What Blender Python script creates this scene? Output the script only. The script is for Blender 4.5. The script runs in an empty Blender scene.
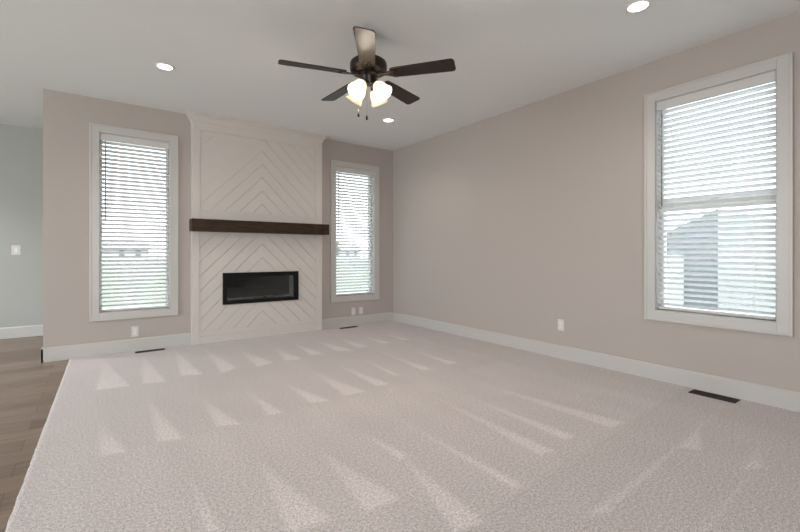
import bpy, bmesh, math, random
from mathutils import Vector, Matrix
random.seed(7)
C = bpy.context.scene
COL = C.collection
R = math.radians

# ------------------------------------------------------------------ camera
cam_d = bpy.data.cameras.new('camera')
cam = bpy.data.objects.new('camera', cam_d); COL.objects.link(cam)
cam_d.sensor_width = 36.0
cam_d.lens = 414.5 / 800 * 36.0
cam_d.shift_y = -12.6 / 800
cam.location = (-3.877, -5.481, 1.0824)
cam.rotation_euler = (R(90), 0, -R(36.256))
cam_d.clip_start = 0.05
C.camera = cam

# ------------------------------------------------------------------ sky, lights, exposure
W = bpy.data.worlds.new('sky'); C.world = W; W.use_nodes = True
wn = W.node_tree; wn.nodes.clear()
wo = wn.nodes.new('ShaderNodeOutputWorld'); wb = wn.nodes.new('ShaderNodeBackground')
wt = wn.nodes.new('ShaderNodeTexCoord'); ws = wn.nodes.new('ShaderNodeSeparateXYZ')
wr = wn.nodes.new('ShaderNodeValToRGB')
wr.color_ramp.elements[0].position = 0.0; wr.color_ramp.elements[0].color = (0.97, 0.98, 1.0, 1)
wr.color_ramp.elements[1].position = 0.6; wr.color_ramp.elements[1].color = (0.70, 0.84, 1.0, 1)
wn.links.new(wt.outputs['Generated'], ws.inputs[0]); wn.links.new(ws.outputs['Z'], wr.inputs[0])
wn.links.new(wr.outputs[0], wb.inputs[0]); wn.links.new(wb.outputs[0], wo.inputs[0])
wb.inputs[1].default_value = 4.2
sun_d = bpy.data.lights.new('sun', 'SUN'); sun_d.energy = 12.0; sun_d.angle = R(0.6); sun_d.color = (1.0, 0.96, 0.9)
sun = bpy.data.objects.new('sun', sun_d); COL.objects.link(sun); sun.location = (-4, -20, 20)
sun.rotation_euler = Vector((0.12, -0.60, 0.78)).to_track_quat('Z', 'Y').to_euler()

def area(name, loc, rot, sx, sy, power, col=(1, 1, 1), spread=180):
    d = bpy.data.lights.new(name, 'AREA'); d.shape = 'RECTANGLE'; d.size = sx; d.size_y = sy
    d.energy = power; d.color = col; d.spread = R(spread)
    o = bpy.data.objects.new(name, d); COL.objects.link(o); o.location = loc; o.rotation_euler = rot
    return o
# added fill area lights, out of view behind the camera and at the dining end
area('fill_area_rear', (-4.9, -8.3, 1.3), (R(90), 0, 0), 2.4, 2.2, 120, (1.0, 0.97, 0.95))
area('fill_area_dining_side', (-8.8, -1.9, 1.35), (R(90), 0, -R(90)), 3.2, 1.9, 155, (0.90, 0.95, 0.96))
hl = bpy.data.lights.new('hall_fill_spot', 'SPOT'); hl.energy = 125; hl.spot_size = R(118); hl.spot_blend = 0.9; hl.shadow_soft_size = 0.07; hl.color = (0.95, 1.0, 0.98)  # added spot with no fitting, brightens the hall wall below its top
hlo = bpy.data.objects.new('hall_fill_spot', hl); COL.objects.link(hlo); hlo.location = (-5.5, 0.55, 2.70)
C.view_settings.view_transform = 'Standard'
C.view_settings.look = 'None'
C.view_settings.gamma = 1.0
C.view_settings.use_curve_mapping = False
C.view_settings.exposure = 0.0
C.cycles.use_denoising = True
C.cycles.max_bounces = 10
C.cycles.diffuse_bounces = 6
C.cycles.transparent_max_bounces = 16
C.cycles.sample_clamp_indirect = 6.0
CAN_W, FAN_W = 4.5, 10.0

# ------------------------------------------------------------------ materials
def mat(name, col, rough=0.5, spec=0.5, metal=0.0, **kw):
    m = bpy.data.materials.new(name); m.use_nodes = True
    b = m.node_tree.nodes['Principled BSDF']
    b.inputs['Base Color'].default_value = (*col, 1); b.inputs['Roughness'].default_value = rough
    b.inputs['Specular IOR Level'].default_value = spec; b.inputs['Metallic'].default_value = metal
    for k, v in kw.items():
        b.inputs[k.replace('_', ' ')].default_value = v
    return m
def nodes(m):
    nt = m.node_tree
    return nt, nt.nodes['Principled BSDF'], nt.nodes.new, nt.links.new
def noise_mat(name, c1, c2, scale, rough, detail=3, bump=0.0, stretch=(1, 1, 1), spec=0.4, dist=0.002, lo=0.35, hi=0.65):
    m = mat(name, c1, rough, spec); nt, b, N, LK = nodes(m)
    tc = N('ShaderNodeTexCoord'); mp = N('ShaderNodeMapping'); mp.inputs['Scale'].default_value = stretch
    nz = N('ShaderNodeTexNoise'); nz.inputs['Scale'].default_value = scale; nz.inputs['Detail'].default_value = detail
    rp = N('ShaderNodeValToRGB'); rp.color_ramp.elements[0].position = lo; rp.color_ramp.elements[1].position = hi
    rp.color_ramp.elements[0].color = (*c1, 1); rp.color_ramp.elements[1].color = (*c2, 1)
    LK(tc.outputs['Object'], mp.inputs[0]); LK(mp.outputs[0], nz.inputs['Vector'])
    LK(nz.outputs['Fac'], rp.inputs[0]); LK(rp.outputs[0], b.inputs['Base Color'])
    if bump:
        bp = N('ShaderNodeBump'); bp.inputs['Strength'].default_value = bump; bp.inputs['Distance'].default_value = dist
        LK(nz.outputs['Fac'], bp.inputs['Height']); LK(bp.outputs[0], b.inputs['Normal'])
    return m

M = {}
M['wall'] = noise_mat('greige_wall_paint', (0.400, 0.361, 0.336), (0.412, 0.372, 0.346), 260, 0.6, bump=0.05, dist=0.0006, spec=0.25)
M['hall_wall'] = noise_mat('greige_paint_cool_light', (0.365, 0.372, 0.355), (0.38, 0.387, 0.37), 260, 0.6, bump=0.05, dist=0.0006, spec=0.25)  # same paint as the other walls, cooler hall light put into its colour
M['ceiling'] = noise_mat('ceiling_paint', (0.745, 0.76, 0.755), (0.765, 0.78, 0.775), 180, 0.85, bump=0.08, dist=0.001, spec=0.15)
M['trim'] = mat('white_trim_paint', (0.475, 0.465, 0.45), 0.32, 0.4)
M['mantel_paint'] = mat('white_board_paint', (0.55, 0.515, 0.488), 0.5, 0.35)
M['vinyl'] = mat('white_vinyl', (0.72, 0.72, 0.71), 0.35, 0.4)
M['slat'] = mat('white_blind_rail', (0.55, 0.54, 0.52), 0.4, 0.4)
def slat_mat():
    m = bpy.data.materials.new('white_vinyl_slat'); m.use_nodes = True
    nt = m.node_tree; nt.nodes.clear(); N = nt.nodes.new; LK = nt.links.new
    o = N('ShaderNodeOutputMaterial'); d = N('ShaderNodeBsdfPrincipled'); t = N('ShaderNodeBsdfTranslucent'); x = N('ShaderNodeMixShader')
    d.inputs['Base Color'].default_value = (0.84, 0.84, 0.83, 1); d.inputs['Roughness'].default_value = 0.4
    t.inputs[0].default_value = (0.90, 0.92, 0.93, 1); x.inputs[0].default_value = 0.38
    LK(d.outputs[0], x.inputs[1]); LK(t.outputs[0], x.inputs[2]); LK(x.outputs[0], o.inputs[0])
    return m
M['slat_glow'] = slat_mat()
M['plate'] = mat('white_plastic_plate', (0.60, 0.575, 0.55), 0.35, 0.4)
M['slot'] = mat('dark_slot', (0.02, 0.02, 0.02), 0.6)
M['bronze'] = mat('dark_bronze_metal', (0.022, 0.017, 0.014), 0.35, 0.5, 0.6)
M['vent'] = mat('brown_vent_metal', (0.014, 0.010, 0.009), 0.55, 0.3, 0.0)
M['black'] = mat('black_satin_frame', (0.004, 0.004, 0.004), 0.45, 0.18)
M['firebox'] = mat('firebox_liner', (0.022, 0.022, 0.019), 0.6, 0.3)
M['panel'] = mat('pale_steel_panel', (0.80, 0.82, 0.83), 0.45, 0.5)
M['crystal'] = mat('clear_crystal', (0.45, 0.46, 0.46), 0.15, 0.6)
M['cord'] = mat('blind_cord', (0.8, 0.8, 0.78), 0.8)
M['wand'] = mat('clear_grey_wand', (0.25, 0.25, 0.245), 0.3)
M['lawn'] = noise_mat('lawn_grass', (0.108, 0.118, 0.088), (0.150, 0.162, 0.125), 1.3, 0.9, 5, lo=0.3, hi=0.7)
M['concrete'] = noise_mat('pale_concrete', (0.62, 0.61, 0.58), (0.68, 0.67, 0.64), 6, 0.85)
M['siding_grey'] = mat('grey_siding', (0.18, 0.19, 0.19), 0.7)
M['siding_white'] = mat('white_siding', (0.6, 0.6, 0.58), 0.7)
M['roof'] = noise_mat('grey_shingle', (0.14, 0.14, 0.15), (0.2, 0.2, 0.21), 30, 0.9)
M['far_wall'] = mat('far_house_siding', (0.30, 0.305, 0.31), 0.8)
M['far_roof'] = mat('far_house_roof', (0.19, 0.195, 0.205), 0.9)
M['far_pane'] = mat('far_house_pane', (0.07, 0.075, 0.08), 0.4)
M['leaf'] = noise_mat('tree_leaves', (0.07, 0.09, 0.05), (0.12, 0.14, 0.085), 4, 0.9, 4)
M['bark'] = noise_mat('tree_bark', (0.10, 0.08, 0.06), (0.16, 0.13, 0.1), 12, 0.9)
M['chain'] = mat('pull_chain_metal', (0.35, 0.31, 0.27), 0.35, 0.5, 0.9)
M['backing'] = mat('door_dark_glass', (0.1, 0.1, 0.1), 0.2)

# lens of the recessed lights and lit glass of the fan shades
def glow(name, col, strength, base=(0.9, 0.88, 0.84)):
    m = mat(name, base, 0.4)
    b = m.node_tree.nodes['Principled BSDF']
    b.inputs['Emission Color'].default_value = (*col, 1); b.inputs['Emission Strength'].default_value = strength
    return m
M['lens'] = glow('lit_lens', (1.0, 0.96, 0.9), 6)
M['bulb'] = glow('lit_bulb', (1.0, 0.88, 0.74), 8)

def make_shade_glass():
    m = bpy.data.materials.new('frosted_glass_shade'); m.use_nodes = True
    nt = m.node_tree; nt.nodes.clear(); N = nt.nodes.new; LK = nt.links.new
    o = N('ShaderNodeOutputMaterial'); d = N('ShaderNodeBsdfDiffuse'); t = N('ShaderNodeBsdfTranslucent')
    g = N('ShaderNodeBsdfGlossy'); g.inputs['Roughness'].default_value = 0.25
    d.inputs[0].default_value = (0.85, 0.82, 0.77, 1); t.inputs[0].default_value = (0.95, 0.88, 0.78, 1)
    a = N('ShaderNodeMixShader'); a.inputs[0].default_value = 0.62
    b = N('ShaderNodeMixShader'); b.inputs[0].default_value = 0.06
    LK(d.outputs[0], a.inputs[1]); LK(t.outputs[0], a.inputs[2]); LK(a.outputs[0], b.inputs[1]); LK(g.outputs[0], b.inputs[2])
    LK(b.outputs[0], o.inputs[0])
    return m
M['shade'] = make_shade_glass()

def pane_mat(name, tint, ior):
    m = bpy.data.materials.new(name); m.use_nodes = True
    nt = m.node_tree; nt.nodes.clear(); N = nt.nodes.new; LK = nt.links.new
    o = N('ShaderNodeOutputMaterial'); t = N('ShaderNodeBsdfTransparent'); t.inputs[0].default_value = (*tint, 1)
    g = N('ShaderNodeBsdfGlossy'); g.inputs['Roughness'].default_value = 0.02
    f = N('ShaderNodeFresnel'); f.inputs['IOR'].default_value = ior
    x = N('ShaderNodeMixShader'); LK(f.outputs[0], x.inputs[0]); LK(t.outputs[0], x.inputs[1]); LK(g.outputs[0], x.inputs[2])
    LK(x.outputs[0], o.inputs[0])
    return m
M['glass'] = pane_mat('window_glass', (0.97, 0.985, 0.985), 1.18)
M['fire_glass'] = pane_mat('smoked_fire_glass', (0.80, 0.82, 0.82), 1.6)

def wood(name, dark, light, scale, stretch, rough, spec=0.4, bump=0.2, coat=0.0):
    m = mat(name, dark, rough, spec); nt, b, N, LK = nodes(m)
    b.inputs['Coat Weight'].default_value = coat; b.inputs['Coat Roughness'].default_value = 0.25
    tc = N('ShaderNodeTexCoord'); mp = N('ShaderNodeMapping'); mp.inputs['Scale'].default_value = stretch
    n1 = N('ShaderNodeTexNoise'); n1.inputs['Scale'].default_value = scale; n1.inputs['Detail'].default_value = 6; n1.inputs['Distortion'].default_value = 0.6
    rp = N('ShaderNodeValToRGB'); rp.color_ramp.elements[0].position = 0.3; rp.color_ramp.elements[1].position = 0.72
    rp.color_ramp.elements[0].color = (*dark, 1); rp.color_ramp.elements[1].color = (*light, 1)
    bp = N('ShaderNodeBump'); bp.inputs['Strength'].default_value = bump; bp.inputs['Distance'].default_value = 0.002
    LK(tc.outputs['Object'], mp.inputs[0]); LK(mp.outputs[0], n1.inputs['Vector']); LK(n1.outputs['Fac'], rp.inputs[0])
    LK(rp.outputs[0], b.inputs['Base Color']); LK(n1.outputs['Fac'], bp.inputs['Height']); LK(bp.outputs[0], b.inputs['Normal'])
    return m
M['beam'] = wood('dark_walnut_beam', (0.014, 0.007, 0.004), (0.052, 0.029, 0.018), 5, (1.2, 14, 14), 0.55, spec=0.2)
M['blade'] = wood('espresso_blade_wood', (0.010, 0.006, 0.005), (0.026, 0.017, 0.013), 9, (1, 16, 16), 0.42, spec=0.36, bump=0.03, coat=0.0)

def plank_floor():
    m = mat('wood_plank_floor', (0.2, 0.15, 0.12), 0.38, 0.45); nt, b, N, LK = nodes(m)
    tc = N('ShaderNodeTexCoord'); br = N('ShaderNodeTexBrick')
    br.inputs['Scale'].default_value = 1.0; br.inputs['Brick Width'].default_value = 1.25; br.inputs['Row Height'].default_value = 0.17
    br.inputs['Mortar Size'].default_value = 0.0015; br.inputs['Mortar Smooth'].default_value = 0.2; br.offset = 0.37
    br.inputs['Color1'].default_value = (0, 0, 0, 1); br.inputs['Color2'].default_value = (1, 1, 1, 1); br.inputs['Mortar'].default_value = (0.5, 0.5, 0.5, 1)
    mp = N('ShaderNodeMapping'); mp.inputs['Scale'].default_value = (1.1, 11, 1)
    va = N('ShaderNodeVectorMath'); va.operation = 'ADD'
    sc = N('ShaderNodeVectorMath'); sc.operation = 'SCALE'; sc.inputs['Scale'].default_value = 7.0
    nz = N('ShaderNodeTexNoise'); nz.inputs['Scale'].default_value = 3.2; nz.inputs['Detail'].default_value = 7; nz.inputs['Distortion'].default_value = 0.8
    mx = N('ShaderNodeMix'); mx.data_type = 'FLOAT'; mx.inputs['Factor'].default_value = 0.28
    rp = N('ShaderNodeValToRGB'); e = rp.color_ramp.elements
    e[0].position = 0.22; e[0].color = (0.130, 0.088, 0.066, 1); e[1].position = 0.8; e[1].color = (0.29, 0.212, 0.163, 1)
    mu = N('ShaderNodeMix'); mu.data_type = 'RGBA'; mu.inputs['B'].default_value = (0.075, 0.055, 0.044, 1)
    LK(tc.outputs['Object'], br.inputs['Vector']); LK(tc.outputs['Object'], mp.inputs[0])
    LK(br.outputs['Color'], sc.inputs[0]); LK(mp.outputs[0], va.inputs[0]); LK(sc.outputs[0], va.inputs[1])
    LK(va.outputs[0], nz.inputs['Vector']); LK(nz.outputs['Fac'], mx.inputs['A']); LK(br.outputs['Color'], mx.inputs['B'])
    LK(mx.outputs[0], rp.inputs[0]); LK(rp.outputs[0], mu.inputs['A']); LK(br.outputs['Fac'], mu.inputs['Factor'])
    LK(mu.outputs['Result'], b.inputs['Base Color'])
    return m
M['planks'] = plank_floor()

def carpet_mat():
    m = mat('cut_pile_carpet', (0.5, 0.47, 0.45), 0.95, 0.1); nt, b, N, LK = nodes(m)
    b.inputs['Sheen Weight'].default_value = 0.15
    tc = N('ShaderNodeTexCoord'); at = N('ShaderNodeAttribute'); at.attribute_name = 'pile_lean'
    n1 = N('ShaderNodeTexNoise'); n1.inputs['Scale'].default_value = 240; n1.inputs['Detail'].default_value = 2; n1.inputs['Roughness'].default_value = 0.6
    n3 = N('ShaderNodeTexNoise'); n3.inputs['Scale'].default_value = 78; n3.inputs['Detail'].default_value = 2
    nm = N('ShaderNodeMix'); nm.data_type = 'FLOAT'; nm.inputs['Factor'].default_value = 0.27
    n2 = N('ShaderNodeTexNoise'); n2.inputs['Scale'].default_value = 2.2; n2.inputs['Detail'].default_value = 3
    rp = N('ShaderNodeValToRGB'); e = rp.color_ramp.elements
    e[0].position = 0.39; e[0].color = (0.275, 0.248, 0.241, 1); e[1].position = 0.61; e[1].color = (0.80, 0.725, 0.71, 1)
    LK(tc.outputs['Object'], n1.inputs['Vector']); LK(tc.outputs['Object'], n2.inputs['Vector']); LK(tc.outputs['Object'], n3.inputs['Vector'])
    LK(n1.outputs['Fac'], nm.inputs['A']); LK(n3.outputs['Fac'], nm.inputs['B']); LK(nm.outputs[0], rp.inputs[0])
    # brushed pile is paler where it leans toward the nap
    ml = N('ShaderNodeMath'); ml.operation = 'MULTIPLY_ADD'; ml.inputs[1].default_value = 0.22; ml.inputs[2].default_value = 0.925
    m2 = N('ShaderNodeMath'); m2.operation = 'MULTIPLY_ADD'; m2.inputs[1].default_value = 0.14
    hs = N('ShaderNodeVectorMath'); hs.operation = 'SCALE'
    LK(at.outputs['Fac'], ml.inputs[0]); LK(n2.outputs['Fac'], m2.inputs[0]); LK(ml.outputs[0], m2.inputs[2])
    LK(rp.outputs[0], hs.inputs[0]); LK(m2.outputs[0], hs.inputs['Scale']); LK(hs.outputs[0], b.inputs['Base Color'])
    bp = N('ShaderNodeBump'); bp.inputs['Strength'].default_value = 0.08; bp.inputs['Distance'].default_value = 0.002
    LK(n1.outputs['Fac'], bp.inputs['Height']); LK(bp.outputs[0], b.inputs['Normal'])
    return m
M['carpet'] = carpet_mat()

# ------------------------------------------------------------------ mesh helpers
def box(bm, x0, x1, y0, y1, z0, z1):
    v = [bm.verts.new(p) for p in ((x0,y0,z0),(x1,y0,z0),(x1,y1,z0),(x0,y1,z0),(x0,y0,z1),(x1,y0,z1),(x1,y1,z1),(x0,y1,z1))]
    for f in ((0,3,2,1),(4,5,6,7),(0,1,5,4),(1,2,6,5),(2,3,7,6),(3,0,4,7)):
        bm.faces.new([v[i] for i in f])
def prism(bm, pts, fn, a, b):
    """closed 2-D outline pts, swept between a and b; fn(u, v, w) -> xyz"""
    A = [bm.verts.new(fn(u, v, a)) for u, v in pts]; B = [bm.verts.new(fn(u, v, b)) for u, v in pts]
    n = len(pts)
    bm.faces.new(A[::-1]); bm.faces.new(B)
    for i in range(n):
        bm.faces.new((A[i], A[(i+1) % n], B[(i+1) % n], B[i]))
def lathe(bm, prof, seg=32, mtx=Matrix(), close=False):
    rings = []
    for r, z in prof:
        if r < 1e-6:
            rings.append([bm.verts.new(mtx @ Vector((0, 0, z)))])
        else:
            rings.append([bm.verts.new(mtx @ Vector((r*math.cos(2*math.pi*i/seg), r*math.sin(2*math.pi*i/seg), z))) for i in range(seg)])
    pairs = list(zip(rings, rings[1:]))
    if close: pairs.append((rings[-1], rings[0]))
    for a, b in pairs:
        for i in range(seg):
            j = (i+1) % seg
            if len(a) == 1 and len(b) == 1: continue
            if len(a) == 1: bm.faces.new((a[0], b[j], b[i]))
            elif len(b) == 1: bm.faces.new((a[i], a[j], b[0]))
            else: bm.faces.new((a[i], a[j], b[j], b[i]))
def tube(bm, pts, r, seg=8):
    pts = [Vector(p) for p in pts]; rings = []
    for k, p in enumerate(pts):
        d = (pts[min(k+1, len(pts)-1)] - pts[max(k-1, 0)]).normalized()
        u = d.cross(Vector((0.3, 0.2, 1)) if abs(d.z) < 0.9 else Vector((1, 0, 0))).normalized(); w = d.cross(u)
        rr = r[k] if isinstance(r, (list, tuple)) else r
        rings.append([bm.verts.new(p + rr*(u*math.cos(2*math.pi*i/seg) + w*math.sin(2*math.pi*i/seg))) for i in range(seg)])
    for a, b in zip(rings, rings[1:]):
        for i in range(seg):
            j = (i+1) % seg; bm.faces.new((a[i], a[j], b[j], b[i]))
    bm.faces.new(rings[0][::-1]); bm.faces.new(rings[-1])
def obj(name, bm, m, parent=None, bevel=0.0, smooth=False, segs=2):
    bmesh.ops.recalc_face_normals(bm, faces=bm.faces)
    me = bpy.data.meshes.new(name); bm.to_mesh(me); bm.free()
    o = bpy.data.objects.new(name, me); COL.objects.link(o); me.materials.append(m)
    if smooth:
        for p in me.polygons: p.use_smooth = True
        if smooth is not True: me.set_sharp_from_angle(angle=R(smooth))
    if bevel:
        b = o.modifiers.new('edge', 'BEVEL'); b.width = bevel; b.segments = segs; b.limit_method = 'ANGLE'; b.angle_limit = R(40)
    if parent: o.parent = parent
    return o
def boxes(name, m, bs, parent=None, bevel=0.0):
    bm = bmesh.new()
    for b in bs: box(bm, *b)
    return obj(name, bm, m, parent, bevel)
def thing(name, label, cat, loc=(0, 0, 0), rotz=0.0, group=None):
    o = bpy.data.objects.new(name, None); COL.objects.link(o); o.empty_display_size = 0.1
    o.location = loc; o.rotation_euler = (0, 0, rotz); o['label'] = label; o['category'] = cat
    if group: o['group'] = group
    return o
def tag(o, label, cat, group=None, kind=None):
    o['label'] = label; o['category'] = cat
    if group: o['group'] = group
    if kind: o['kind'] = kind
    return o
def struct(o, label=None, cat=None):
    o['kind'] = 'structure'
    if label: o['label'] = label
    if cat: o['category'] = cat
    return o
def copy_tree(o, parent=None):
    c = o.copy(); COL.objects.link(c)
    if parent: c.parent = parent
    for ch in list(o.children): copy_tree(ch, c)
    return c

# ------------------------------------------------------------------ room shell
H = 2.74
XL, YR = -9.0, -8.6          # far dining wall, wall behind the camera
XE = -4.305                  # free end of the fireplace wall
YH = 1.80                    # hall wall seen past that end
def cells(u0, u1, z0, z1, holes):
    """rectangles that cover a wall around its openings"""
    us = sorted({u0, u1, *[h[0] for h in holes], *[h[1] for h in holes]})
    zs = sorted({z0, z1, *[h[2] for h in holes], *[h[3] for h in holes]})
    for a, b in zip(us, us[1:]):
        for c, d in zip(zs, zs[1:]):
            cu, cz = (a+b)/2, (c+d)/2
            if not any(h[0] < cu < h[1] and h[2] < cz < h[3] for h in holes):
                yield a, b, c, d
CW = 0.085                                                     # casing width
WINS = {1: (-3.934, -3.098, 0.360, 2.462), 2: (-1.117, -0.275, 0.362, 2.450), 3: (-4.781, -3.825, 0.510, 2.466)}
def hole(k):
    a, b, c, d = WINS[k]; return (a+CW, b-CW, c+CW, d-CW)
T = 0.16
FIRE_HOLE = (-2.625+.03, -1.651-.03, 0.452+.03, 0.842-.03)          # recess for the linear fire
struct(boxes('wall_back', M['wall'], [(a, b, 0, T, c, d) for a, b, c, d in cells(XE, 0.0, -0.02, H, [hole(1), hole(2), FIRE_HOLE])] + [(XE, XE+T, T, YH, -0.02, H)]),
       'greige wall with the fireplace and two narrow windows', 'wall')
struct(boxes('wall_right', M['wall'], [(0, T, a, b, c, d) for a, b, c, d in cells(YR, T, -0.02, H, [hole(3)])]),
       'long greige wall on the right with one wide window', 'wall')
struct(boxes('wall_hall', M['hall_wall'], [(XL, XE+T, YH, YH+T, -0.02, H)]), 'wall of the hall at the far left, cooler light toned into its colour', 'wall')
struct(boxes('wall_left', M['wall'], [(XL-T, XL, a, b, c, d) for a, b, c, d in cells(YR, YH+T, -0.02, H, [(-3.7, -0.2, 0.3, 2.4)])]))
struct(boxes('wall_rear', M['wall'], [(a, b, YR-T, YR, c, d) for a, b, c, d in cells(XL-T, T, -0.02, H, [(-6.2, -3.6, 0.0, 2.45)])]))
struct(boxes('ceiling', M['ceiling'], [(XL-T, T, YR-T, YH+T, H, H+0.2)]), 'flat pale ceiling', 'ceiling')
struct(boxes('floor', M['planks'], [(XL-T, T, YR-T, YH+T, -0.15, -0.012)]), 'brown wood plank floor beside the carpet', 'floor')

# carpet: wall to wall up to its cut edge against the planks
MARKS = [((-3.814,-0.327),(-3.876,-1.413),(-3.652,-1.446)),((-3.486,-0.352),(-3.563,-1.443),(-3.399,-1.493)),((-3.164,-0.23),(-3.267,-1.363),(-3.11,-1.446)),((-2.886,-0.383),(-2.962,-1.505),(-2.804,-1.396)),((-2.586,-0.654),(-2.633,-1.486),(-2.465,-1.417)),((-2.223,-0.79),(-2.333,-1.413),(-2.174,-1.467)),((-1.959,-0.705),(-2.03,-1.352),(-1.903,-1.399)),((-1.68,-0.698),(-1.729,-1.358),(-1.567,-1.452)),((-1.369,-0.666),(-1.455,-1.353),(-1.322,-1.37)),
((-3.855,-2.239),(-3.858,-2.749),(-3.746,-2.773)),((-3.565,-1.879),(-3.59,-2.728),(-3.467,-2.784)),((-3.243,-2.115),(-3.265,-2.711),(-3.138,-2.765)),((-2.915,-2.18),(-2.95,-2.731),(-2.849,-2.732)),((-2.61,-2.142),(-2.623,-2.679),(-2.492,-2.721)),((-2.281,-2.005),(-2.351,-2.689),(-2.169,-2.702)),((-1.992,-1.862),(-2.028,-2.637),(-1.913,-2.654)),((-1.674,-1.896),(-1.76,-2.468),(-1.7,-2.512)),
((-3.197,-3.262),(-3.271,-3.929),(-3.104,-3.96)),((-2.884,-3.374),(-2.963,-3.994),(-2.794,-4.005)),((-2.583,-3.326),(-2.594,-3.732),(-2.525,-3.715)),((-3.512,-3.263),(-3.531,-3.739),(-3.484,-3.773)),((-0.76,-4.477),(-1.251,-4.541),(-1.191,-4.621)),((-0.902,-4.796),(-1.244,-4.826),(-1.16,-4.875)),((-0.329,-4.473),(-2.041,-4.562),(-2.05,-4.588)),((-1.923,-4.537),(-2.237,-4.557),(-2.146,-4.604)),((-1.101,-4.856),(-2.011,-4.874),(-1.996,-4.885)),((-2.554,-3.678),(-2.752,-4.309),(-2.615,-4.339)),((-2.289,-3.203),(-2.324,-4.243),(-2.27,-4.258)),((-1.818,-3.062),(-1.955,-4.131),(-1.85,-4.152)),((-1.612,-3.282),(-1.683,-4.108),(-1.587,-4.113)),((-1.297,-3.146),(-1.3,-4.175),(-1.147,-4.194)),
((-1.05,-0.72),(-1.12,-1.34),(-1.0,-1.36)),((-0.72,-0.75),(-0.80,-1.32),(-0.69,-1.35)),((-1.36,-1.75),(-1.44,-2.50),(-1.34,-2.53)),((-1.03,-1.8),(-1.10,-2.50),(-1.0,-2.52))]
def lean(x, y):
    v = 0.0
    for t in MARKS:
        if not (min(p[0] for p in t) - .05 < x < max(p[0] for p in t) + .05 and min(p[1] for p in t) - .05 < y < max(p[1] for p in t) + .05):
            continue
        d = 9.0
        (ax, ay), (bx, by), (cx, cy) = t
        s = (bx-ax)*(cy-ay) - (by-ay)*(cx-ax)
        for (px, py), (qx, qy) in ((t[0], t[1]), (t[1], t[2]), (t[2], t[0])):
            L = math.hypot(qx-px, qy-py)
            e = ((qx-px)*(y-py) - (qy-py)*(x-px)) / L * (1 if s > 0 else -1)
            d = min(d, e)
        w = max(0.0, min(1.0, 0.5 + d/0.028))
        along = (ay - y)/(ay - by) if abs(ay-by) > abs(ax-bx) else (ax - x)/(ax - bx)
        v = max(v, w*(0.35 + 0.65*max(0.0, min(1.0, along))))
    # passes of the cleaner: bands with the nap lying the other way
    row = 0.0
    if y > -1.46: row = 0.05*math.sin(x*19)
    elif y > -2.75: row = -0.06 + 0.05*math.sin(x*19+1)
    else:
        k = max(0.0, min(1.0, 0.5 + (y - (-4.15 + 0.063*(x+0.146)))/0.03))
        row = k*(0.05 + 0.07*math.sin(x*19+2)) + (1-k)*(-0.22)
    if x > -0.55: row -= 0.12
    return v + row
EDGE = lambda y: -4.0885 + 0.0217*y
def make_carpet():
    xs_n = 250; ys = [-0.0005 - i*0.0166 for i in range(340)] + [-6.0, -6.6, -7.4, YR+0.0005]
    verts, faces, val = [], [], []
    for y in ys:
        x0 = EDGE(y)
        for i in range(xs_n+1):
            x = x0 + (-0.0005 - x0)*i/xs_n
            verts.append((x + (random.uniform(-.002, .002) if i == 0 else 0), y, 0.0)); val.append(lean(x, y) if y > -5.5 else 0.0)
    n = xs_n+1
    for j in range(len(ys)-1):
        for i in range(xs_n):
            faces.append((j*n+i+1, j*n+i, (j+1)*n+i, (j+1)*n+i+1))
    base = len(verts)                                  # rolled cut edge down to the planks
    for j, y in enumerate(ys):
        x, _, _ = verts[j*n]; verts.append((x-0.006, y, -0.005)); verts.append((x-0.006, y, -0.0119)); val += [0.5, 0.3]
    for j in range(len(ys)-1):
        a, b = j*n, (j+1)*n; c, d = base+2*j, base+2*(j+1)
        faces.append((a, c, d, b)); faces.append((c, c+1, d+1, d))
    me = bpy.data.meshes.new('carpet'); me.from_pydata(verts, [], faces); me.update()
    at = me.attributes.new('pile_lean', 'FLOAT', 'POINT'); at.data.foreach_set('value', val)
    me.materials.append(M['carpet'])
    for p in me.polygons: p.use_smooth = True
    o = bpy.data.objects.new('carpet', me); COL.objects.link(o)
    return o
tag(make_carpet(), 'pale grey-beige cut-pile carpet with triangular vacuum marks', 'carpet', kind='stuff')

# baseboards
BH, BT = 0.132, 0.015
FX0, FX1, FY = -2.963, -1.297, -0.10      # fireplace breast
def base_profile(name, runs, label):
    bm = bmesh.new()
    for fn, a, b, z0 in runs:
        prism(bm, [(0, z0), (BT, z0), (BT, BH-0.012), (BT*0.45, BH), (0, BH)], fn, a, b)
    return struct(obj(name, bm, M['trim']), label, 'baseboard')
on_back = lambda u, v, w: (w, -u, v)
on_right = lambda u, v, w: (-u, w, v)
base_profile('baseboard_back', [(on_back, XE-BT, FX0, -0.012), (on_back, FX1, 0.0, -0.002), (lambda u, v, w: (XE-u, w, v), -BT, YH, -0.012)], 'white baseboard either side of the fireplace')
base_profile('baseboard_right', [(on_right, YR, 0.0, -0.002)], 'white baseboard along the right wall')
base_profile('baseboard_hall', [(lambda u, v, w: (w, YH-u, v), XL, XE, -0.012)], 'white baseboard of the hall wall')
base_profile('baseboard_left', [(lambda u, v, w: (XL+u, w, v), YR, YH, -0.012)], None)

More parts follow.
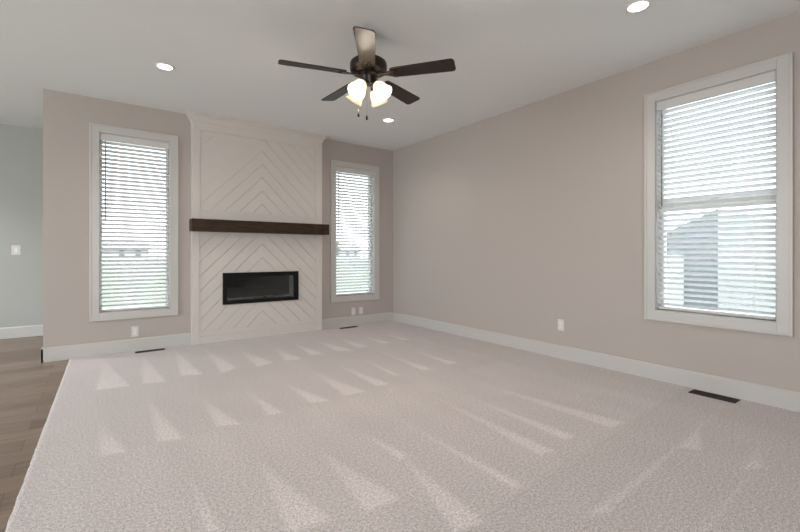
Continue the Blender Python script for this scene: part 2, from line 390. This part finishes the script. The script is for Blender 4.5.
# ------------------------------------------------------------------ windows and blinds (built facing -y, then turned)
def window(k, rail):
    a, b, z0, z1 = WINS[k]; ia, ib, iz0, iz1 = hole(k)
    cx = (a+b)/2
    root = bpy.data.objects.new('window_%d' % k, None); COL.objects.link(root)
    struct(root, {1: 'narrow window in the wall left of the fireplace', 2: 'narrow window between the fireplace and the corner', 3: 'wide double sash window in the right wall'}[k], 'window')
    a, b, ia, ib = a-cx, b-cx, ia-cx, ib-cx
    # picture-frame casing with a raised outer band
    bm = bmesh.new()
    for (x0, x1, c0, c1) in ((a, ia, z0, z1), (ib, b, z0, z1), (ia, ib, iz1, z1), (ia, ib, z0, iz0)):
        box(bm, x0, x1, -0.018, 0, c0, c1)
    e = 0.018
    for (x0, x1, c0, c1) in ((a, a+e, z0, z1), (b-e, b, z0, z1), (a+e, b-e, z1-e, z1), (a+e, b-e, z0, z0+e)):
        box(bm, x0, x1, -0.022, -0.018, c0, c1)
    obj('casing', bm, M['trim'], root, 0.002)
    # jamb lining
    j = 0.005
    boxes('jamb', M['trim'], [(ia, ia+j, 0, T, iz0, iz1), (ib-j, ib, 0, T, iz0, iz1), (ia+j, ib-j, 0, T, iz1-j, iz1), (ia+j, ib-j, 0, T, iz0, iz0+j)], root)
    # vinyl frame, sash
    f = 0.022
    fr = [(ia+j, ia+j+f, 0.085, 0.15, iz0+j, iz1-j), (ib-j-f, ib-j, 0.085, 0.15, iz0+j, iz1-j), (ia+j+f, ib-j-f, 0.085, 0.15, iz1-j-f, iz1-j), (ia+j+f, ib-j-f, 0.085, 0.15, iz0+j, iz0+j+f)]
    boxes('window_frame', M['vinyl'], fr, root, 0.003)
    if rail:
        boxes('meeting_rail', M['vinyl'], [(ia+j+f, ib-j-f, 0.088, 0.14, rail-0.03, rail+0.03)], root, 0.003)
        boxes('sash_lock', M['plate'], [(-0.03, 0.03, 0.078, 0.088, rail+0.005, rail+0.025)], root, 0.002)
        for q0, q1 in ((iz0+j+f, rail-0.03), (rail+0.03, iz1-j-f)):
            boxes('window_pane', M['glass'], [(ia+j+f-0.004, ib-j-f+0.004, 0.112, 0.116, q0-0.004, q1+0.004)], root)
    else:
        boxes('window_pane', M['glass'], [(ia+j+f-0.004, ib-j-f+0.004, 0.112, 0.116, iz0+j+f-0.004, iz1-j-f+0.004)], root)
    return root, (ia, ib, iz0, iz1), cx
def blind(label, inner, tilt, wand_len, top, bottom, wand_off):
    ia, ib, iz0, iz1 = inner
    t = thing('window_blind', label, 'blind', group='white slatted window blinds')
    g = 0.009; x0, x1 = ia+g, ib-g
    boxes('valance', M['slat'], [(ia+0.006, ib-0.006, 0.002, 0.012, top, iz1-0.0055), (ia+0.006, ib-0.006, 0.000, 0.014, iz1-0.014, iz1-0.0055), (ia+0.006, ib-0.006, 0.000, 0.014, top, top+0.008)], t, 0.0015)
    boxes('headrail', M['vinyl'], [(x0, x1, 0.015, 0.07, top+0.02, iz1-0.0135)], t)
    bm = bmesh.new()
    pitch = 0.0443; z = top - 0.012; yc = 0.043; ct, st = math.cos(tilt), math.sin(tilt); n = 0
    while z > bottom + 0.035:
        pts = []
        for s in (-1, -.5, 0, .5, 1):
            pts.append((s*0.025, 0.0015*(1-s*s)+0.0014))
        for s in (1, .5, 0, -.5, -1):
            pts.append((s*0.025, 0.0015*(1-s*s)-0.0014))
        pts = [(yc + u*ct - v*st, z + u*st + v*ct) for u, v in pts]
        prism(bm, pts, lambda u, v, w: (w, u, v), x0, x1)
        z -= pitch; n += 1
    obj('slats', bm, M['slat_glow'], t)
    boxes('bottom_rail', M['slat'], [(x0, x1, 0.018, 0.068, bottom, bottom+0.020)], t, 0.004)
    w = ib-ia
    for q in (0.17, 0.83):
        bm = bmesh.new(); xx = ia + w*q
        for yy in (0.0165, 0.0695): box(bm, xx-0.0012, xx+0.0012, yy-0.0007, yy+0.0007, bottom+0.01, top+0.03)
        obj('ladder_cord', bm, M['cord'], t)
    xx = x0 + wand_off
    bm = bmesh.new(); tube(bm, [(xx, 0.004, top+0.004), (xx, 0.003, top-0.03), (xx, 0.004, top-wand_len)], [0.002, 0.0055, 0.0055])
    obj('wand', bm, M['wand'], t, smooth=True)
    return t
r1, in1, c1 = window(1, None)
r1.location = (c1, 0, 0)
b1 = blind('white slatted blind in the narrow window left of the fireplace', in1, R(-26), 0.85, 2.297, 0.454, 0.045); b1.location = (c1, 0, 0)
r2, in2, c2 = window(2, None)
r2.location = (c2, 0, 0)
b2 = blind('white slatted blind in the narrow window right of the fireplace', in2, R(-26), 0.85, 2.29, 0.456, 0.045); b2.location = (c2, 0, 0)
r3, in3, c3 = window(3, 1.50)
r3.location = (0, c3, 0); r3.rotation_euler = (0, 0, -R(90))
b3 = blind('white slatted blind in the wide window on the right wall', in3, R(-26), 0.82, 2.302, 0.608, 0.035)
b3.location = (0, c3, 0); b3.rotation_euler = (0, 0, -R(90))

# unseen glazed openings, added behind the viewpoint and in the dining end to let in light (frames only matter for the light)
boxes_ = boxes('window_4', M['vinyl'], [(-6.2, -6.13, YR-0.1, YR-0.04, 0, 2.45), (-3.67, -3.6, YR-0.1, YR-0.04, 0, 2.45), (-4.94, -4.86, YR-0.1, YR-0.04, 0, 2.45), (-6.13, -3.67, YR-0.1, YR-0.04, 2.38, 2.45)]); struct(boxes_)
boxes('window_pane', M['glass'], [(-6.13, -4.94, YR-0.075, YR-0.07, 0.0, 2.38), (-4.86, -3.67, YR-0.075, YR-0.07, 0.0, 2.38)], boxes_)
boxes_ = boxes('window_5', M['vinyl'], [(XL-0.1, XL-0.04, -3.7, -3.63, 0.3, 2.4), (XL-0.1, XL-0.04, -0.27, -0.2, 0.3, 2.4), (XL-0.1, XL-0.04, -1.99, -1.91, 0.3, 2.4), (XL-0.1, XL-0.04, -3.63, -0.27, 2.33, 2.4), (XL-0.1, XL-0.04, -3.63, -0.27, 0.3, 0.37)]); struct(boxes_)
boxes('window_pane', M['glass'], [(XL-0.075, XL-0.07, -3.63, -1.99, 0.37, 2.33), (XL-0.075, XL-0.07, -1.91, -0.27, 0.37, 2.33)], boxes_)

# ------------------------------------------------------------------ fireplace
fp = thing('fireplace_surround', 'white board fireplace chimney breast with chevron panels reaching the ceiling', 'fireplace', ((FX0+FX1)/2, 0, 0))
FC = (FX0+FX1)/2
BX0, BX1, BZ0, BZ1 = -2.625, -1.651, 0.452, 0.842          # fire frame
rel = lambda bs: [(x0-FC, x1-FC, y0, y1, z0, z1) for x0, x1, y0, y1, z0, z1 in bs]
K = 0.072                                                  # depth of the core behind the boards
boxes('breast', M['mantel_paint'], rel([(a, b, -K, -0.001, c, d) for a, b, c, d in cells(FX0, FX1, 0.0, H-0.001, [(BX0+.03, BX1-.03, BZ0+.03, BZ1-.03)])]), fp)
SW = 0.076
for x0, x1 in ((FX0, FX0+SW), (FX1-SW-0.016, FX1)):
    boxes('stile', M['mantel_paint'], rel([(x0, x1, FY, -K, 0.0, 2.66)]), fp, 0.002)
PX0, PX1 = FX0+SW, FX1-SW-0.016
boxes('frieze', M['mantel_paint'], rel([(PX0, PX1, FY, -K, 2.562, 2.66)]), fp, 0.002)
boxes('shelf_rail', M['mantel_paint'], rel([(PX0, PX1, FY, -K, 1.345, 1.585)]), fp, 0.002)
boxes('base_rail', M['mantel_paint'], rel([(PX0, PX1, FY, -K, 0.0, 0.092), (PX0, PX1, FY+0.007, -K, 0.092, 0.152)]), fp, 0.003)
def clip(poly, ax, lim, keep_less):
    out = []
    for i in range(len(poly)):
        p, q = poly[i], poly[(i+1) % len(poly)]
        ip = (p[ax] <= lim) == keep_less or p[ax] == lim; iq = (q[ax] <= lim) == keep_less or q[ax] == lim
        if ip: out.append(p)
        if ip != iq:
            s = (lim-p[ax])/(q[ax]-p[ax]); out.append((p[0]+s*(q[0]-p[0]), p[1]+s*(q[1]-p[1])))
    return out
def chevron(name, x0, x1, z0, z1, holes=()):
    """boards rising at 45 degrees to the centre line, shallow joints between them"""
    bm = bmesh.new(); mid = (x0+x1)/2; step = 0.172; gap = 0.0045
    for side in (-1, 1):
        u0, u1 = (x0, mid) if side < 0 else (mid, x1)
        for a, b, c, d in cells(u0, u1, z0, z1, [(max(h[0], u0), min(h[1], u1), h[2], h[3]) for h in holes]):
            k0 = int(math.floor((c - 3)/step)); k1 = int(math.ceil((d + 3)/step))
            for k in range(k0, k1):
                zb = k*step
                # board between lines z = zb + |.| slope
                f = lambda x: -abs(x-mid)
                P = [(a, zb+f(a)+gap/2), (b, zb+f(b)+gap/2), (b, zb+step+f(b)-gap/2), (a, zb+step+f(a)-gap/2)]
                for ax, lim, less in ((1, c, False), (1, d, True)):
                    if P: P = clip(P, ax, lim, less)
                Q = []
                for p in P:
                    if not Q or math.dist(p, Q[-1]) > 1e-5: Q.append(p)
                if len(Q) > 2 and math.dist(Q[0], Q[-1]) < 1e-5: Q.pop()
                if len(Q) >= 3:
                    ar = abs(sum(Q[i][0]*Q[(i+1) % len(Q)][1]-Q[(i+1) % len(Q)][0]*Q[i][1] for i in range(len(Q))))
                    if ar > 1e-5: prism(bm, Q, lambda u, v, w: (u-FC, w, v), FY+0.008, -K)
    return obj(name, bm, M['mantel_paint'], fp)
chevron('chevron_panel', PX0, PX1, 1.585, 2.562)
chevron('chevron_panel', PX0, PX1, 0.152, 1.345, [(BX0+.02, BX1-.02, BZ0+.02, BZ1-.02)])
# thin bead round the upper panel
e = 0.014
boxes('panel_bead', M['mantel_paint'], rel([(PX0, PX1, FY+0.002, FY+0.012, 2.562-e, 2.562), (PX0, PX0+e, FY+0.002, FY+0.012, 1.585, 2.562-e), (PX1-e, PX1, FY+0.002, FY+0.012, 1.585, 2.562-e), (PX0+e, PX1-e, FY+0.002, FY+0.012, 1.585, 1.585+e)]), fp, 0.003)
# crown moulding: profile mitred round the front and both returns
def crown():
    bm = bmesh.new()
    prof = [(0.000, 2.648), (0.008, 2.648), (0.010, 2.662), (0.014, 2.668), (0.020, 2.684), (0.030, 2.700), (0.042, 2.712), (0.047, 2.716), (0.047, 2.726), (0.055, 2.728), (0.055, H-0.0005), (0.0, H-0.0005)]
    rows = []
    for d, z in prof:
        rows.append([(FX0-d-FC, 0.0, z), (FX0-d-FC, FY-d, z), (FX1+d-FC, FY-d, z), (FX1+d-FC, 0.0, z)])
    vs = [[bm.verts.new(p) for p in r] for r in rows]; n = len(vs)
    for i in range(n):
        a, b = vs[i], vs[(i+1) % n]
        for k in range(3): bm.faces.new((a[k], a[k+1], b[k+1], b[k]))
    bm.faces.new([v[0] for v in vs]); bm.faces.new([v[3] for v in vs][::-1])
    return obj('crown_molding', bm, M['mantel_paint'], fp)
crown()
bm = bmesh.new(); MX0, MX1, MY, MZ0, MZ1 = -2.996, -1.268, -0.27, 1.342, 1.483
nx = 60                                                    # a solid beam with slightly hewn faces
box(bm, MX0, MX1, MY, FY-0.0005, MZ0, MZ1)
bmesh.ops.subdivide_edges(bm, edges=[e for e in bm.edges if abs((e.verts[0].co-e.verts[1].co).x) > 1], cuts=nx, use_grid_fill=True)
for v in bm.verts:
    if v.co.y < FY-0.05: v.co.y += random.uniform(-.0012, .0012); v.co.z += random.uniform(-.0012, .0012)
mb = obj('mantel_beam', bm, M['beam'], None, 0.004)
tag(mb, 'dark brown wooden mantel beam across the white fireplace', 'mantel')

# linear fire set in the lower panel
fi = thing('fireplace_insert', 'black framed wide electric fireplace insert behind dark glass', 'fireplace insert', ((BX0+BX1)/2, FY, BZ0))
def frel(bs): return [(x0-(BX0+BX1)/2, x1-(BX0+BX1)/2, y0-FY, y1-FY, z0-BZ0, z1-BZ0) for x0, x1, y0, y1, z0, z1 in bs]
GX0, GX1, GZ0, GZ1 = -2.577, -1.718, 0.497, 0.788
boxes('frame', M['black'], frel([(a, b, FY-0.014, FY+0.007, c, d) for a, b, c, d in cells(BX0, BX1, BZ0, BZ1, [(GX0, GX1, GZ0, GZ1)])]), fi, 0.002)
boxes('glass', M['fire_glass'], frel([(GX0-.003, GX1+.003, FY-0.004, FY-0.001, GZ0-.003, GZ1+.003)]), fi)
hx0, hx1, hz0, hz1 = BX0+.031, BX1-.031, BZ0+.031, BZ1-.031
D1 = 0.135
boxes('firebox', M['firebox'], frel([(hx0, hx1, D1, D1+.01, hz0, hz1), (hx0+.006, hx1-.006, FY+.0095, D1, hz0, hz0+.006), (hx0+.006, hx1-.006, FY+.0095, D1, hz1-.006, hz1)]), fi)
for sx in (hx0, hx1-.006):
    boxes('side_panel', M['panel'], frel([(sx, sx+.006, FY+.0095, D1, hz0, hz1)]), fi)
bm = bmesh.new()
for i in range(150):
    x = random.uniform(GX0+.01, GX1-.01); y = random.uniform(FY+.025, D1-0.02); s = random.uniform(.004, .009)
    bmesh.ops.create_icosphere(bm, subdivisions=1, radius=s, matrix=Matrix.Translation((x-(BX0+BX1)/2, y-FY, hz0+.010+s*.5-BZ0+random.uniform(0, .022))))
cr = obj('crystal_bed', bm, M['crystal'], fi); cr['kind'] = 'stuff'

# ------------------------------------------------------------------ ceiling fan
FP = (-2.2180, -2.8165)
fan = thing('ceiling_fan', 'dark bronze ceiling fan with five blades and four glowing glass shades', 'ceiling fan', (FP[0], FP[1], H))
def fz(prof): return [(r, z-H) for r, z in prof]
bm = bmesh.new(); lathe(bm, fz([(0, H-.0005), (.056, H-.0005), (.058, H-.010), (.055, H-.035), (.044, H-.062), (.026, H-.076), (.018, H-.080), (0, H-.080)])); obj('canopy', bm, M['bronze'], fan, smooth=40)
bm = bmesh.new(); lathe(bm, fz([(0, H-.06), (.0125, H-.06), (.0125, 2.55), (0, 2.55)]), 20); obj('downrod', bm, M['bronze'], fan, smooth=40)
bm = bmesh.new(); lathe(bm, fz([(0, 2.585), (.026, 2.585), (.030, 2.556), (.060, 2.548), (.112, 2.538), (.134, 2.522), (.140, 2.505), (.140, 2.468), (.134, 2.452), (.110, 2.440), (.085, 2.434), (0, 2.434)]), 48); obj('motor_housing', bm, M['bronze'], fan, smooth=40)
bm = bmesh.new(); lathe(bm, fz([(0, 2.436), (.078, 2.436), (.080, 2.428), (.074, 2.418), (.060, 2.412), (.056, 2.404), (.056, 2.372), (.048, 2.360), (.030, 2.354), (0, 2.354)]), 40); obj('switch_housing', bm, M['bronze'], fan, smooth=40)
ZB = 2.426
def blade_outline():
    pts = []
    r0, r1, w0, w1 = 0.175, 0.655, 0.056, 0.069
    for x, w in ((r0, w0*.75), (r0+.012, w0*.95), (r0+.03, w0)): pts.append((x, -w))
    n = 6
    rc = 0.028
    for i in range(n+1):
        t = -math.pi/2 + math.pi/2*i/n; pts.append((r1-rc + rc*math.cos(t), -w1+rc + rc*math.sin(t)))
    for i in range(n+1):
        t = math.pi/2*i/n; pts.append((r1-rc + rc*math.cos(t), w1-rc + rc*math.sin(t)))
    for x, w in ((r0+.03, w0), (r0+.012, w0*.95), (r0, w0*.75)): pts.append((x, w))
    return pts
base_ang = R(-126.256) + R(2.0)
for k in range(5):
    a = base_ang + k*2*math.pi/5
    bm = bmesh.new(); prism(bm, blade_outline(), lambda u, v, w: (u, v, w), -0.0035, 0.0035)
    bl = obj('blade', bm, M['blade'], fan, 0.0015)
    bl.location = (0, 0, ZB-H); bl.rotation_euler = Matrix.Rotation(a, 3, 'Z').to_euler()
    bl.rotation_euler = (Matrix.Rotation(a, 3, 'Z') @ Matrix.Rotation(R(-12), 3, 'X')).to_euler()
    # blade iron: forked flat arm under the blade, rising to the rotor
    bm = bmesh.new()
    out = [(.070, -.014), (.135, -.016), (.165, -.030), (.205, -.036), (.232, -.026), (.228, -.012), (.205, -.010), (.192, 0), (.205, .010), (.228, .012), (.232, .026), (.205, .036), (.165, .030), (.135, .016), (.070, .014)]
    prism(bm, out, lambda u, v, w: (u, v, w), -0.0085, -0.0037)
    for sx, sy in ((.215, -.023), (.215, .023), (.178, 0)):
        lathe(bm, [(0, -.0105), (.005, -.0105), (.006, -.0085), (0, -.0085)], 10, Matrix.Translation((sx, sy, 0)))
    obj('blade_bracket', bm, M['bronze'], bl)
# light kit: fitter, four arms, four tulip shades with bulbs
cam_dir = R(-126.256)
SH = [0.0, 0.0]
for ang in (-33, 57, -123, 147):
    a = cam_dir + R(ang)
    d = Vector((math.cos(a), math.sin(a), 0))
    tilt = R(40)                                             # off straight down
    axis = (d*math.sin(tilt) + Vector((0, 0, -math.cos(tilt)))).normalized()
    p0 = Vector((0, 0, 2.378-H)) + d*0.042; p1 = Vector((0, 0, 2.366-H)) + d*0.056
    bm = bmesh.new(); tube(bm, [p0 - d*0.02, p0, p1, p1 + axis*0.012], 0.009, 10)
    q = axis.to_track_quat('Z', 'Y').to_matrix().to_4x4(); q.translation = p1
    lathe(bm, [(0, .004), (.018, .004), (.026, .014), (.027, .034), (0, .034)], 24, q)
    arm = obj('lamp_arm', bm, M['bronze'], fan, smooth=40)
    prof = [(.026, .026), (.034, .036), (.046, .056), (.053, .078), (.054, .098), (.058, .116), (.066, .132), (.070, .138)]
    bm = bmesh.new(); seg = 40
    inner = [(r-.003, z) for r, z in prof][::-1]
    lathe(bm, prof + inner, seg, q)
    sh = obj('lamp_shade', bm, M['shade'], fan, smooth=60)
    sh['label'] = 'frosted white tulip glass shade'
    bm = bmesh.new(); lathe(bm, [(0, .034), (.012, .034), (.014, .05), (.024, .070), (.026, .082), (.022, .096), (.012, .105), (0, .108)], 20, q)
    obj('bulb', bm, M['bulb'], sh, smooth=True)
    ld = bpy.data.lights.new('fan_bulb_light', 'POINT'); ld.energy = FAN_W; ld.color = (1.0, 0.86, 0.70); ld.shadow_soft_size = 0.03
    lo = bpy.data.objects.new('fan_bulb_light', ld); COL.objects.link(lo); lo.parent = fan
    lo.location = p1 + axis*0.118
right_v = Vector((math.cos(R(-36.256)), math.sin(R(-36.256)), 0))
for off, zl in ((-0.075, 2.145), (-0.012, 2.122)):
    p = right_v*off
    top = Vector((p.x*.6, p.y*.6, 2.358-H)) if abs(off) > .03 else Vector((p.x, p.y, 2.356-H))
    pts = [top, Vector((p.x, p.y, 2.30-H)), Vector((p.x, p.y, zl-H))]
    bm = bmesh.new(); tube(bm, pts, 0.0011, 6)
    ch = obj('pull_chain', bm, M['chain'], fan)
    bm = bmesh.new(); lathe(bm, [(0, .004), (.004, .002), (.0075, -.012), (.0085, -.022), (.006, -.032), (0, -.034)], 14, Matrix.Translation(pts[-1]))
    obj('chain_pull', bm, M['bronze'], ch, smooth=True)

# ------------------------------------------------------------------ recessed lights
def can(x, y, label):
    t = thing('recessed_light', label, 'ceiling light', (x, y, H), group='recessed ceiling lights')
    bm = bmesh.new(); lathe(bm, [(.060, -.0005), (.077, -.0005), (.076, -.005), (.066, -.008), (.060, -.006)], 40, close=True); obj('trim_ring', bm, M['vinyl'], t, smooth=True)
    bm = bmesh.new(); lathe(bm, [(0, -.0035), (.060, -.0035), (.060, -.001), (0, -.001)], 40); obj('lens', bm, M['lens'], t)
    d = bpy.data.lights.new('recessed_lamp', 'SPOT'); d.energy = CAN_W*4; d.spot_size = R(150); d.spot_blend = 0.8; d.shadow_soft_size = 0.07; d.color = (1, .95, .88)
    o = bpy.data.objects.new('recessed_lamp', d); COL.objects.link(o); o.parent = t; o.location = (0, 0, -0.09)
can(-3.384, -1.284, 'lit round recessed light in the ceiling before the left window')
can(-0.946, -1.243, 'lit round recessed light below and beyond the fan, near the far corner')
can(-0.949, -4.185, 'lit round recessed light at the top edge before the right window')

# ------------------------------------------------------------------ outlets, switch, registers
def outlet(label, loc, rotz, switch=False, kind='outlet', w=0.070, h=0.115, group='white electrical outlets'):
    t = thing('light_switch' if switch else 'wall_outlet', label, 'light switch' if switch else 'outlet', loc, rotz, None if switch else group)
    boxes('cover_plate', M['plate'], [(-w/2, w/2, -0.006, -0.0003, -h/2, h/2)], t, 0.002)
    if switch:
        for sx in (0,):
            boxes('rocker', M['vinyl'], [(sx-.016, sx+.016, -0.010, -0.006, -.033, .033)], t, 0.0015)
    else:
        for s in (-1, 1):
            bm = bmesh.new(); lathe(bm, [(0, 0), (.0165, 0), (.0165, .0025), (0, .0025)], 24, Matrix.Translation((0, -0.006, s*0.0195)) @ Matrix.Rotation(R(90), 4, 'X'))
            sk = obj('socket', bm, M['vinyl'], t)
            boxes('slot', M['slot'], [(-.0075, -.0055, -0.0088, -0.0086, s*.0195-.002, s*.0195+.007), (.0055, .0075, -0.0088, -0.0086, s*.0195-.002, s*.0195+.006), (-.002, .002, -0.0088, -0.0086, s*.0195-.009, s*.0195-.005)], sk)
    return t
outlet('white wall outlet under the window left of the fireplace', (-3.526, 0, 0.212), 0)
outlet('white wall plate under the window right of the fireplace, nearer the fireplace', (-0.734, 0, 0.203), 0)
outlet('white wall plate under the window right of the fireplace, nearer the corner', (-0.602, 0, 0.206), 0)
outlet('white wall outlet low on the long right wall', (0, -3.01, 0.343), -R(90))
outlet('white light switch plate on the hall wall at the left edge', (-4.714, YH, 1.126), 0, True, w=0.088, h=0.124)
def register(label, loc, rotz, L, Wd):
    t = thing('floor_register', label, 'floor vent', loc, rotz, 'dark floor registers')
    bm = bmesh.new(); o, i = (L/2, Wd/2), (L/2-.016, Wd/2-.016)
    for a, b, c, d in cells(-o[0], o[0], -o[1], o[1], [(-i[0], i[0], -i[1], i[1])]): box(bm, a, b, c, d, 0.0005, 0.006)
    obj('frame', bm, M['vent'], t, 0.002)
    bm = bmesh.new(); n = int(2*i[0]/0.016)
    for k in range(1, n):
        x = -i[0] + 2*i[0]*k/n; box(bm, x-.003, x+.003, -i[1], i[1], 0.001, 0.0045)
    obj('grille', bm, M['vent'], t)
    boxes('duct_opening', M['slot'], [(-i[0], i[0], -i[1], i[1], 0.0002, 0.0008)], t)
    return t
register('dark floor vent in the carpet below the window left of the fireplace', (-3.392, -0.135, 0), 0, 0.285, 0.075)
register('dark floor vent in the carpet below the window right of the fireplace', (-0.905, -0.165, 0), 0, 0.285, 0.075)
register('dark floor vent in the carpet along the right wall', (-0.108, -4.355, 0), R(90), 0.295, 0.115)

# ------------------------------------------------------------------ outdoors
G = -0.45
tag(boxes('lawn', M['lawn'], [(-70, 70, T+0.3, 160, G-0.3, G), (T+0.3, 70, -60, T+0.3, G-0.3, G), (-70, XL-T-.3, -60, T+0.3, G-0.3, G), (XL-T-.3, T+0.3, -60, YR-T-.3, G-0.3, G)]), 'pale green lawn outside the windows', 'lawn', kind='stuff')
# the neighbouring house through the right window
nh = thing('house', 'grey neighbouring house seen through the wide right window', 'house', (8, -1.0, G))
bm = bmesh.new()
prism(bm, [(-2.603+1, 0), (-2.603+1, 2.42), (2.2, 0.62), (2.2, 0)], lambda u, v, w: (w, u, v), -2.0, 9.5)
obj('gable_wall', bm, M['siding_grey'], nh)
boxes('door', M['siding_white'], [(-2.03, -2.001, -1.017, -0.698, 0, 1.50)], nh, 0.004)
# houses and trees far beyond the lawn behind the fireplace wall
def far_house(x, y, w, h, rh, label):
    t = thing('house', label, 'house', (x, y, G), 0, 'distant houses')
    boxes('wall', M['far_wall'], [(-w/2, w/2, -3, 3, 0, h)], t)
    bm = bmesh.new(); prism(bm, [(-3.5, h), (3.5, h), (0, h+rh)], lambda u, v, w_: (w_, u, v), -w/2-.3, w/2+.3); obj('roof', bm, M['far_roof'], t)
    for q in (-.3, .05, .32):
        boxes('window', M['far_pane'], [(w*q-.5, w*q+.5, -3.04, -3.005, 1.0, 2.2)], t)
far_house(0.0, 104, 11, 2.6, 1.6, 'low grey house far beyond the lawn, seen through the left window')
far_house(57, 108, 10, 2.6, 1.5, 'low grey house far beyond the lawn, seen through the middle window')
def tree(x, y, h, r, label):
    t = thing('tree', label, 'tree', (x, y, G), 0, 'distant trees')
    bm = bmesh.new(); tube(bm, [(0, 0, 0.002), (0, 0, .1), (.05, 0, h*.3), (0, .05, h*.6)], [.16, .158, .12, .06], 8); obj('trunk', bm, M['bark'], t)
    bm = bmesh.new(); rnd = random.Random(int(x*10))
    for k in range(16):
        p = Vector((rnd.uniform(-r, r)*.7, rnd.uniform(-r, r)*.7, h*.72 + rnd.uniform(-.18, .28)*h))
        bmesh.ops.create_icosphere(bm, subdivisions=2, radius=r*rnd.uniform(.3, .5), matrix=Matrix.Translation(p))
    for v in bm.verts: v.co += Vector((rnd.uniform(-1, 1), rnd.uniform(-1, 1), rnd.uniform(-1, 1)))*r*.06
    obj('foliage', bm, M['leaf'], t)
tree(-9.5, 88, 4.6, 1.5, 'small distant tree left of the house in the left window')
tree(10.5, 96, 5.2, 1.6, 'distant tree right of the house in the left window')
tree(46, 92, 4.4, 1.5, 'distant tree left of the house in the middle window')
